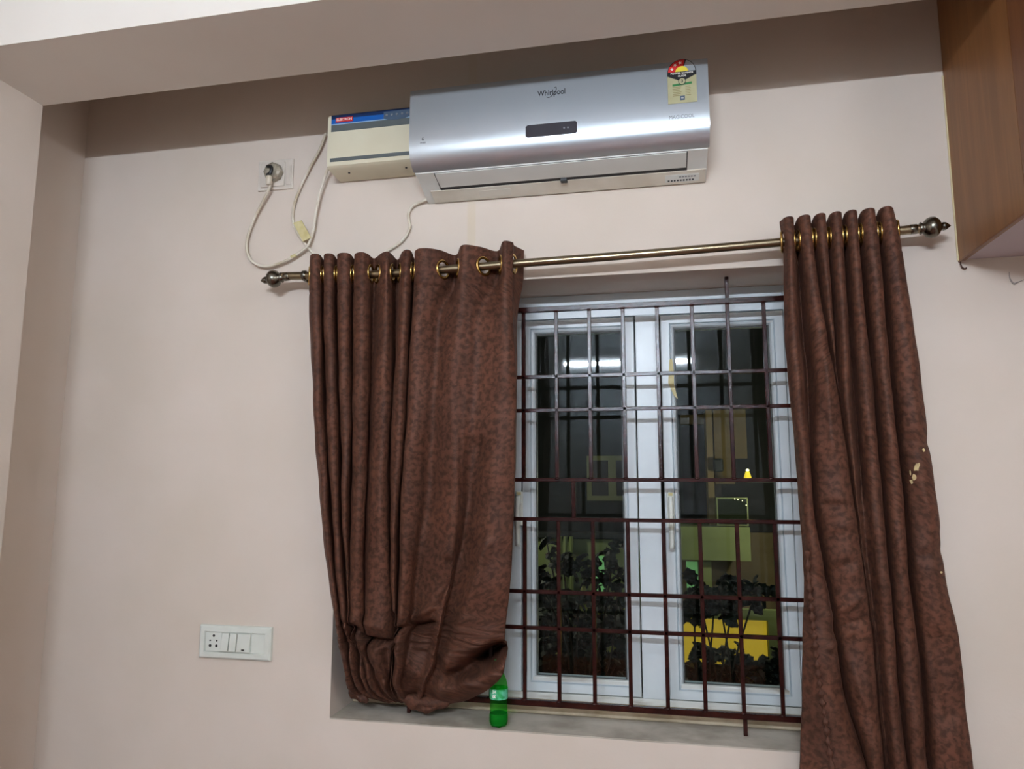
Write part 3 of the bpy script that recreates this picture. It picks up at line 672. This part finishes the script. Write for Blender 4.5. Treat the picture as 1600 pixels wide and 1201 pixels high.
# ------------------------------------------------------------------ sockets
so = thing('wall_socket', 'square translucent surface socket with a round plug, upper left by the brown beam shadow', 'socket', (-1.357, 0, 2.72))
M['clear'] = mat('hazy_plastic', (212, 203, 192), .3, c2=(200, 190, 178), scale=20)
M['smoke'] = mat('smoky_plug', (112, 104, 90), .15, c2=(168, 158, 140), scale=40, spec=.8)
obj('faceplate', box(-1.428, -1.287, -.008, -.0005, 2.657, 2.773, bev=.003), M['clear'], so)
obj('socket_insert', box(-1.415, -1.318, -.013, -.008, 2.668, 2.762, bev=.003), M['clear'], so)
obj('rocker', box(-1.312, -1.293, -.012, -.008, 2.672, 2.745, bev=.002), M['clear'], so)

def cab(name, label, pts, r, m=M['cable'], group=None):
    bm = bmesh.new(); tube(bm, spline([P3(*p) for p in pts], 10), r, 10)
    o = obj('cable_sheath' if False else name, bm, m, None, smooth=True, origin=P3(*pts[0])); tag(o, label, 'cable', group); return o
c1 = thing('power_cable', 'white power cable looping from the round wall plug down and up to the stabilizer box', 'cable', P3(425, 270, -.03))
bm = bmesh.new()
path1 = [(424, 283, -.034), (420, 296, -.03), (410, 316, -.022), (397, 342, -.018), (387, 370, -.016), (386, 392, -.016), (395, 409, -.018), (414, 416, -.022), (440, 410, -.022), (466, 396, -.022), (481, 383, -.022), (489, 362, -.022), (493, 335, -.025), (499, 305, -.03), (508, 276, -.035), (513, 262, -.045)]
tube(bm, spline([P3(*p) for p in path1], 8), .0052, 10); obj('cable_sheath', bm, M['cable'], c1, smooth=True)
pc = Vector(P3(426, 268, -.03))
bm = bmesh.new(); lathe(bm, [(.034, .014), (.036, .004), (.034, -.012), (.026, -.020), (.012, -.022)], (pc.x, -.024, pc.z), 'y', 8); obj('plug', bm, M['smoke'], c1, label='round smoky plastic plug', smooth='auto')
bm = bmesh.new(); tube(bm, spline([(pc.x-.012, -.048, pc.z+.014), (pc.x+.006, -.05, pc.z+.008), (pc.x+.004, -.05, pc.z-.014), (pc.x-.012, -.048, pc.z-.02)], 5), .006, 8); obj('cord_clamp', bm, M['black'], c1, smooth=True)
bm = bmesh.new(); lathe(bm, [(.009, -.03), (.011, .0), (.008, .006)], (pc.x-.006, -.042, pc.z-.024), 'z', 12); obj('strain_relief', bm, M['cable'], c1, smooth=True)
q = Vector(P3(455, 402, -.022)); bm = bmesh.new(); q2 = Vector(P3(463, 398, -.022)); tube(bm, [q, q2], .0062, 10); obj('tape_wrap', bm, M['tape'], c1)
cab('power_cable', 'greyish cable drooping from the stabilizer flange down behind the left curtain', [(509, 208, -.02), (500, 232, -.018), (484, 262, -.014), (469, 293, -.012), (459, 322, -.01), (458, 345, -.01), (466, 366, -.012), (480, 385, -.014), (492, 398, -.018), (510, 415, -.02), (540, 424, -.015), (580, 412, -.012), (604, 393, -.012), (628, 376, -.012), (640, 356, -.01), (638, 335, -.01), (646, 321, -.012), (668, 311, -.02)], .0048)
bm = bmesh.new(); tp = [P3(458, 348, -.03), P3(471, 344, -.03), P3(486, 371, -.03), P3(473, 377, -.03)]
a = [bm.verts.new(p) for p in tp]; b = [bm.verts.new((p[0], p[1]+.003, p[2])) for p in tp]
bm.faces.new(a); bm.faces.new(b[::-1])
for i in range(4): bm.faces.new((a[i], b[i], b[(i+1) % 4], a[(i+1) % 4]))
bmesh.ops.recalc_face_normals(bm, faces=bm.faces)
obj('tape_tag', bm, M['tape'], c1, label='piece of yellow tape holding two cables together')

sw = thing('switch_board', 'white switch board with socket and switches, low on the wall left of the curtain', 'switch', (-1.425, 0, 1.05))
SX0, SX1, SZ0, SZ1 = -1.560, -1.290, .998, 1.108
bm = bmesh.new(); ring_frame(bm, SX0, SX1, SZ0, SZ1, [(0, -.0005), (.001, -.010), (.006, -.014), (.021, -.015), (.023, -.010), (.023, -.0005)])
obj('cover_frame', bm, M['plate'], sw)
mx = [(-1.534, -1.476), (-1.476, -1.449), (-1.449, -1.422), (-1.419, -1.365)]
mx = [(-1.535, -1.474), (-1.472, -1.445), (-1.443, -1.416), (-1.414, -1.364)]
obj('module_plate', box(SX0+.022, SX1-.022, -.008, -.0005, SZ0+.022, SZ1-.022), M['plate'], sw)
s5 = obj('socket_module', box(*mx[0], -.0115, -.008, SZ0+.024, SZ1-.024, bev=.001), M['plate'], sw)
for dx, dz, r in ((0, .020, .0045), (-.013, .004, .003), (.012, .004, .003), (-.0125, -.013, .005), (.0115, -.013, .005)):
    bm = bmesh.new(); lathe(bm, [(r, 0), (r, -.0006)], (-1.5045+dx, -.0115, 1.053+dz), 'y', 12); obj('pin_hole', bm, M['black'], s5)
for x0, x1 in mx[1:]:
    bm = bmesh.new(); bx(bm, x0+.001, x1-.001, -.015, -.008, SZ0+.027, SZ1-.025, bev=.001)
    for v in bm.verts:
        if v.co.z < 1.05 and v.co.y < -.012: v.co.y -= .006
    r = obj('rocker_switch', bm, M['plate'], sw)
bm = bmesh.new(); bx(bm, -1.393, -1.383, -.0222, -.0195, 1.030, 1.035); obj('indicator_slot', bm, M['black'], sw)

# ------------------------------------------------------------------ bottle
bo = thing('soda_bottle', 'small green plastic soda bottle, part full, standing on the window sill', 'bottle', (-.516, .030, .831))
M['pet'] = None
m = bpy.data.materials.new('green_pet'); m.use_nodes = True; b = m.node_tree.nodes['Principled BSDF']
nt = m.node_tree; tr = nt.nodes.new('ShaderNodeBsdfTransparent'); tr.inputs[0].default_value = (.42, .90, .38, 1); mxs = nt.nodes.new('ShaderNodeMixShader'); mxs.inputs[0].default_value = .09
b.inputs['Base Color'].default_value = lin((30, 170, 50)); b.inputs['Roughness'].default_value = .1
nt.links.new(tr.outputs[0], mxs.inputs[1]); nt.links.new(b.outputs[0], mxs.inputs[2]); nt.links.new(mxs.outputs[0], nt.nodes['Material Output'].inputs[0])
c = (-.516, .030, .831); R0 = .0285
prof = [(.006, .004), (.014, .001), (.021, .0), (.0265, .006), (R0+.001, .016), (R0+.001, .036), (R0-.001, .042), (R0-.001, .080), (R0+.0005, .084), (R0+.0005, .118), (R0-.001, .128), (.024, .142), (.017, .158), (.012, .172), (.0105, .182), (.0125, .184), (.0125, .187), (.0105, .188)]
bm = bmesh.new(); lathe(bm, prof, c, 'z', 32)
for v in bm.verts:
    if v.co.z < .837:
        a = math.atan2(v.co.y-c[1], v.co.x-c[0]); v.co.z += .004*abs(math.sin(2.5*a))
obj('bottle_body', bm, m, bo, smooth=True)
bm = bmesh.new(); lathe(bm, [(.018, .003), (.0255, .008), (.0275, .018), (.0275, .040), (.0272, .0405)], c, 'z', 32); obj('soda', bm, mat('green_soda', (6, 110, 60), .08, spec=.8), bo, smooth='auto', label='dark green soda left in the bottle')
bm = bmesh.new(); lathe(bm, [(R0-.0035, .085), (R0-.0035, .117)], c, 'z', 32); 
bm.free(); bm = bmesh.new(); n = 32; rr = [[bm.verts.new((c[0]+(R0+.0012)*math.cos(2*math.pi*k/n), c[1]+(R0+.0012)*math.sin(2*math.pi*k/n), c[2]+h)) for k in range(n)] for h in (.086, .117)]
for k in range(n): bm.faces.new((rr[0][k], rr[0][(k+1) % n], rr[1][(k+1) % n], rr[1][k]))
obj('paper_label', bm, mat('mint_label', (96, 190, 150), .5, c2=(30, 150, 80), scale=45, ramp=(.45, .55)), bo, smooth=True, label='mint green wrap label')
text('lettering', '24', .013, (c[0]-.008, c[1]-R0-.0005, c[2]+.110), M['whiteprint'], bo, bold=.0003); text('lettering', '00', .013, (c[0]-.007, c[1]-R0-.0005, c[2]+.096), M['whiteprint'], bo, bold=.0006)
bm = bmesh.new(); lathe(bm, [(.0135, .186), (.014, .189), (.014, .200), (.012, .203)], c, 'z', 20); obj('bottle_cap', bm, M['green'], bo, smooth='auto')

# ------------------------------------------------------------------ wooden loft cabinet
ca = thing('loft_cabinet', 'brown wood-veneered loft cabinet fixed high at the right end of the window wall', 'cabinet', (1.2, -.25, 2.25))
CX, CZ = .894, 2.252
obj('side_panel', box(CX, CX+.018, -.408, -.001, CZ, ZC-.001), M['wood'], ca)
obj('front_stile', box(CX-.001, CX+.02, -.56, -.411, CZ, ZS-.001, bev=.001), M['wood2'], ca)
obj('bottom_panel', box(CX+.018, XR-.001, -.54, -.001, CZ+.004, CZ+.022), M['laminate'], ca, label='lilac-white laminate underside')
obj('edge_strip', box(CX-.0015, CX+.004, -.56, -.001, CZ-.005, CZ), M['wood2'], ca)
obj('caulk_line', box(CX-.004, CX, -.004, -.0005, CZ, ZS), mat('caulk', (205, 190, 150), .7), ca)
for x0, x1 in ((CX+.022, 1.32), (1.324, XR-.002)):
    d = obj('cabinet_door', box(x0, x1, -.58, -.561, CZ, ZS-.002, bev=.001), M['wood'], ca)
    bm = bmesh.new(); xx = x1-.03 if x0 < 1 else x0+.03; tube(bm, spline([(xx, -.58, 2.36), (xx, -.605, 2.37), (xx, -.605, 2.45), (xx, -.58, 2.46)], 5), .004, 8); obj('door_handle', bm, M['finial'], d, smooth=True)
bm = bmesh.new(); tube(bm, spline([(CX+.002, -.006, CZ-.004), (CX+.004, -.008, CZ-.02), (CX+.012, -.008, CZ-.027), (CX+.017, -.008, CZ-.024)], 6), .0022, 8)
obj('bent_nail', bm, mat('rusty_nail', (70, 40, 26), .5), ca, smooth=True)
bm = bmesh.new(); tube(bm, spline([P3(1577, 425, -.003), P3(1578, 435, -.003), P3(1584, 443, -.004), P3(1590, 441, -.003), P3(1600, 437, -.003)], 6), [.0008+.002*math.exp(-((i-13)/6)**2) for i in range(25)], 6)
tag(obj('cobweb_strand', bm, mat('grey_cobweb', (158, 150, 144), .9), None, origin=P3(1577, 425, 0), smooth=True), 'small grey cobweb strand on the wall under the wooden cabinet', 'cobweb')

# ------------------------------------------------------------------ tube light on the wall behind the camera (seen mirrored in the panes)
tl = thing('tube_light', 'fluorescent batten light high on the wall opposite the window, mirrored in its panes', 'lamp', (-.26, YF, 2.70))
TX0, TX1, TZ = -.86, .34, 2.70
obj('batten', box(TX0-.02, TX1+.02, YF+.001, YF+.045, TZ-.005, TZ+.055, bev=.004), M['upvc'], tl)
bm = bmesh.new(); tube(bm, [(TX0, YF+.075, TZ), (TX1, YF+.075, TZ)], .013, 8)
obj('tube', bm, mat('lit_tube', (255, 255, 255), .5, emit=(230, 241, 255), est=TUBE_POWER), tl, smooth=True)
for x in (TX0-.012, TX1+.012): obj('tube_holder', box(x-.011, x+.011, YF+.04, YF+.095, TZ-.02, TZ+.02, bev=.003), M['upvc'], tl)

# second, dimmer batten on the right-hand wall beside the camera
t2 = thing('tube_light', 'dim fluorescent batten light on the right-hand wall, outside the photographed view', 'lamp', (XR, -2.5, 2.70))
obj('batten', box(XR-.045, XR-.001, -3.12, -1.88, TZ-.005, TZ+.055, bev=.004), M['upvc'], t2)
bm = bmesh.new(); tube(bm, [(XR-.075, -3.1, TZ), (XR-.075, -1.9, TZ)], .013, 8)
obj('tube', bm, mat('lit_tube_dim', (255, 255, 255), .5, emit=(236, 242, 250), est=TUBE_POWER*.15), t2, smooth=True)
for y in (-3.112, -1.888): obj('tube_holder', box(XR-.095, XR-.04, y-.011, y+.011, TZ-.02, TZ+.02, bev=.003), M['upvc'], t2)

# ------------------------------------------------------------------ outdoors
g = box(-9, 9, T, 14, -.12, -.02); tag(obj('yard_ground', g, M['soil']), 'dark bare ground of the yard outside the window', 'ground'); bpy.data.objects['yard_ground']['kind'] = 'structure'
# green boundary wall, seen low in the left pane
gw = thing('boundary_wall', 'low green-lit boundary wall behind the shrubs in the left pane', 'wall', (-1.3, 4.1, -.02))
obj('wall_face', box(-3.2, .05, 4.05, 4.2, -.02, 1.10, bev=.01), M['outgreen'], gw)
obj('coping', box(-3.25, .08, 4.0, 4.25, 1.10, 1.15, bev=.01), M['outdark'], gw)
for k, px in enumerate((876, 884, 893)):
    p = onY(px, 900, 3.98); bm = bmesh.new(); tube(bm, [(p.x, 3.98, -.02), (p.x, 3.98, 1.12)], .017, 10)
    for z in (.25, .8): tube(bm, [(p.x, 3.98, z), (p.x, 3.98, z+.03)], .021, 10)
    tag(obj('drain_pipe', bm, M['outgreen'], None, smooth='auto', origin=(p.x, 3.98, -.02)), ('leftmost', 'middle', 'rightmost')[k]+' of three thin upright pipes on the boundary wall', 'pipe', 'pipes on the boundary wall')
M['mint'] = mat('mint_glow', (120, 190, 120), .6, emit=(120, 178, 112), est=.42)
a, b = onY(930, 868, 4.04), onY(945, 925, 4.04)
obj('reflection_strip', box(a.x, b.x, 4.035, 4.055, b.z, a.z), M['mint'], gw, label='narrow pale green glowing strip standing in for a reflection in the pane')  # reflection in the pane, put in as a glowing strip on the wall
# far house with framed windows (left pane)
fh = thing('far_house', 'dark neighbouring house with a pale-framed twin window beyond the boundary wall', 'building', (-1.5, 7.2, -.02))
obj('wall_face', box(-6, .2, 7.0, 7.3, -.02, 4.5), M['outdark'], fh)
a, b = onY(917, 712, 6.98), onY(990, 782, 6.98)
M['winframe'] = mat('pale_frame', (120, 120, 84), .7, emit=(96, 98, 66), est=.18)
bm = bmesh.new(); ring_frame(bm, a.x, b.x, b.z, a.z, [(0, 6.99), (0, 6.94), (.06, 6.94), (.06, 6.99)]); cx_ = (a.x+b.x)/2+.03; bx(bm, cx_-.05, cx_+.05, 6.945, 6.99, b.z+.06, a.z-.06)
wf = obj('window', bm, M['winframe'], fh)
for x0, x1 in ((a.x+.06, cx_-.05), (cx_+.05, b.x-.06)): obj('pane', box(x0, x1, 6.97, 6.985, b.z+.06, a.z-.06), M['display'], wf)
# porch building (right pane)
pb = thing('porch_house', 'green and beige house porch seen through the right pane', 'building', (.9, 5.2, -.02))
def pane_box(name, p0, p1, y, dep, m, par=pb, bev=.004):
    a, b = onY(*p0, y), onY(*p1, y); return obj(name, box(a.x, b.x, y, y+dep, min(a.z, b.z), max(a.z, b.z), bev=bev), m, par)
pane_box('porch_slab', (1050, 822), (1174, 877), 5.0, .8, M['outgreen'])
pane_box('doorway_light', (1072, 877), (1092, 935), 5.55, .03, M['mint'])
pane_box('column', (1093, 876), (1117, 1040), 5.1, .25, M['outgreen'])
pane_box('recess_wall', (1040, 830), (1260, 1060), 6.1, .2, M['outbeige'])
pane_box('beige_column', (1102, 640), (1119, 835), 5.3, .3, M['outbeige'])
pane_box('beige_panel', (1114, 640), (1168, 716), 5.6, .1, M['outbeige'])
pane_box('beige_panel', (1116, 716), (1149, 756), 5.62, .1, M['outbeige'])
pane_box('upper_wall', (1040, 470), (1300, 838), 6.2, .2, M['outdark'])
pane_box('parapet', (1063, 648), (1106, 662), 5.7, .1, M['outbeige'])
for k in range(3):
    a = onY(1072+22*k, 672, 5.72); bm = bmesh.new()
    pts = [(a.x-.05, a.z-.9), (a.x+.05, a.z-.9)]+[(a.x+.05*math.cos(math.pi*q/8), a.z+.05*math.sin(math.pi*q/8)) for q in range(9)]
    poly(bm, pts, 5.72, .04); obj('arched_opening', bm, M['display'], pb)
obj('meter_box', (lambda a, b: box(a.x, b.x, 5.2, 5.35, b.z, a.z, bev=.02))(onY(1115, 716, 5.2), onY(1131, 737, 5.2)), M['outdark'], pb)
# lamp and the dark glazed hood with bright edges
a = onY(1168, 740, 5.0); lp = thing('porch_lamp', 'small bright yellow lamp glowing on the porch in the right pane', 'lamp', (a.x, 5.0, a.z))
bm = bmesh.new(); lathe(bm, [(.045, -.075), (.034, -.03), (.022, .01), (.012, .03), (.004, .034)], (a.x, 5.0, a.z), 'z', 14); obj('lamp_shade', bm, mat('glowing_shade', (220, 190, 40), .5, emit=(225, 200, 50), est=1.1), lp, smooth=True)
bm = bmesh.new(); lathe(bm, [(.004, .045), (.014, .038), (.014, .03), (.004, .026)], (a.x, 4.99, a.z), 'z', 12); obj('bulb', bm, mat('lit_bulb', (255, 240, 170), .5, emit=(255, 240, 170), est=9), lp, smooth=True)
obj('lamp_arm', box(a.x-.01, a.x+.30, 5.0, 5.015, a.z-.085, a.z-.07), M['outdark'], lp)
hd = thing('glass_cabinet', 'dark glazed cabinet with thin bright edges on the porch, below the yellow lamp', 'cabinet', (0, 4.7, 1.1))
a, b = onY(1119, 777, 5.05), onY(1170, 821.5, 5.05); hd.location = ((a.x+b.x)/2, 5.05, b.z)
bm = bmesh.new(); ring_frame(bm, a.x, b.x, b.z, a.z, [(0, 5.25), (0, 5.04), (.012, 5.04), (.012, 5.25)]); obj('metal_rim', bm, mat('pale_rim', (150, 160, 110), .3, .6), hd)
obj('glass_front', box(a.x+.012, b.x-.012, 5.06, 5.24, b.z+.012, a.z-.012), mat('dark_green_glass', (34, 42, 28), .12), hd)
for px, py in ((1148, 779), (1153, 780), (1160, 782), (1166, 789)):
    q = onY(px, py, 5.035); bm = bmesh.new(); lathe(bm, [(.002, -.005), (.006, 0), (.002, .005)], (q.x, 5.035, q.z), 'z', 8); obj('edge_glint', bm, mat('glint_glow', (255, 250, 190), .5, emit=(255, 250, 190), est=3), hd, smooth=True)  # bright glints along the edges, put in as tiny glowing beads
for (px, py, w_, h_, c_, e_) in ((1217, 803, .014, .03, (230, 110, 40), .8), (1220, 838, .010, .010, (250, 230, 150), 3)):  # yellow one is a small lamp; the orange is a glint put in as glow
    q = onY(px, py, 5.6); obj('glint_and_light', box(q.x-w_, q.x+w_, 5.6, 5.61, q.z-h_, q.z+h_, bev=.003), mat('small_glow', c_, .5, emit=c_, est=e_), pb)
# yellow wall panel, the lamplight on it put in as a glow
a, b = onY(1040, 963, 4.6), onY(1201, 1046, 4.6); ys = thing('glowing_panel', 'bright yellow panel, its lamplight put in as glow, behind the plants low in the right pane', 'panel', ((a.x+b.x)/2, 4.6, b.z))
obj('panel_face', box(a.x, b.x, 4.6, 4.64, b.z, a.z, bev=.004), mat('yellow_lamplight_glow', (190, 160, 40), .6, c2=(176, 140, 30), scale=5, emit=(206, 172, 48), est=.55), ys)
bm = bmesh.new(); ring_frame(bm, a.x-.12, b.x+.10, b.z-.3, a.z+.09, [(0, 4.66), (0, 4.58), (.09, 4.58), (.09, 4.66)]); obj('panel_frame', bm, M['outgreen'], ys)
# shrubs
def leaf_mesh():
    bm = bmesh.new(); n = 7; L, W = .075, .030; top = []; bot = []
    for i in range(n+1):
        t = i/n; wd = W*math.sin(math.pi*min(1, t*.93+.05))**.8*(1 if i % 2 else .74)
        z = .012*math.sin(math.pi*t)
        top.append(bm.verts.new((t*L, wd, z-.010))); bot.append(bm.verts.new((t*L, -wd, z-.010)))
    mid = [bm.verts.new((i/n*L, 0, .012*math.sin(math.pi*i/n))) for i in range(n+1)]
    for i in range(n):
        bm.faces.new((mid[i], mid[i+1], top[i+1], top[i])); bm.faces.new((mid[i+1], mid[i], bot[i], bot[i+1]))
    me = bpy.data.meshes.new('leaf'); bm.to_mesh(me); bm.free(); return me
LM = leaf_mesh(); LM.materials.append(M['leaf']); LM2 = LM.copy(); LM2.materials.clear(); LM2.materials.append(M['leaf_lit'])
def shrub(label, blobs, y, n, seed, lit=0):
    rnd = random.Random(seed)
    c = onY(sum(b[0] for b in blobs)/len(blobs), 1000, y); s = thing('garden_shrub', label, 'shrub', (c.x, y, -.02), 'shrubs outside the window')
    wts = [b[2]*b[3] for b in blobs]; st_ = bmesh.new()
    for b in blobs:
        e = onY(b[0], b[1], y); tube(st_, spline([(c.x+rnd.uniform(-.05, .05), y, -.02), ((c.x+e.x)/2+rnd.uniform(-.08, .08), y+.05, e.z*.5), (e.x, y, e.z)], 5), [.008]*5+[.006]*5+[.004], 6)
    obj('stem', st_, M['stem'], s, smooth=True)
    for i in range(n):
        b = rnd.choices(blobs, wts)[0]
        while True:
            u, v = rnd.uniform(-1, 1), rnd.uniform(-1, 1)
            if u*u+v*v < 1: break
        yy = y+rnd.uniform(-.22, .22); p = onY(b[0]+u*b[2], b[1]+v*b[3], yy)
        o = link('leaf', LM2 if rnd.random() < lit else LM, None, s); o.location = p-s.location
        o.rotation_euler = (rnd.uniform(-1.3, 1.3), rnd.uniform(-.9, .9), rnd.uniform(0, 6.3)); k = rnd.uniform(.8, 1.6); o.scale = (k, k, k)
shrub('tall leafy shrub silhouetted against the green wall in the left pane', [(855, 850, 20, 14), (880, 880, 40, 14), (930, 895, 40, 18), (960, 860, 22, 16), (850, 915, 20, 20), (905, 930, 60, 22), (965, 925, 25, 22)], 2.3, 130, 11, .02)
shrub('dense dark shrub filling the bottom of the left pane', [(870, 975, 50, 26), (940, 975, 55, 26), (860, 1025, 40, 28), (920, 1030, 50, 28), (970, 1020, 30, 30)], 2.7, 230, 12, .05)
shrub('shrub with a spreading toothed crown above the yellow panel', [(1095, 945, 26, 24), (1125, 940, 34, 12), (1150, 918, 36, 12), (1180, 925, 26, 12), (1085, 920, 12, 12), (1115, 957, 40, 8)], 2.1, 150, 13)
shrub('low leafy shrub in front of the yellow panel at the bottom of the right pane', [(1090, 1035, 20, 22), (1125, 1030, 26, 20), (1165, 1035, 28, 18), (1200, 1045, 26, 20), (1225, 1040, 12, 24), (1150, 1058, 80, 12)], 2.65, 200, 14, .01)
hg = thing('dark_hedge', 'unlit clipped hedge block low behind the shrubs of the left pane', 'hedge', (-.9, 3.55, -.02))
from mathutils import noise as _n
bm = bmesh.new(); bmesh.ops.create_icosphere(bm, subdivisions=5, radius=1)
for v in bm.verts:
    c0 = v.co.copy(); v.co = Vector((-.95+c0.x*.95, 3.55+c0.y*.30, .32+c0.z*.40)); v.co += c0*(.06*_n.noise(c0*9)+.03*_n.noise(c0*23)); v.co.z = max(v.co.z, -.02)
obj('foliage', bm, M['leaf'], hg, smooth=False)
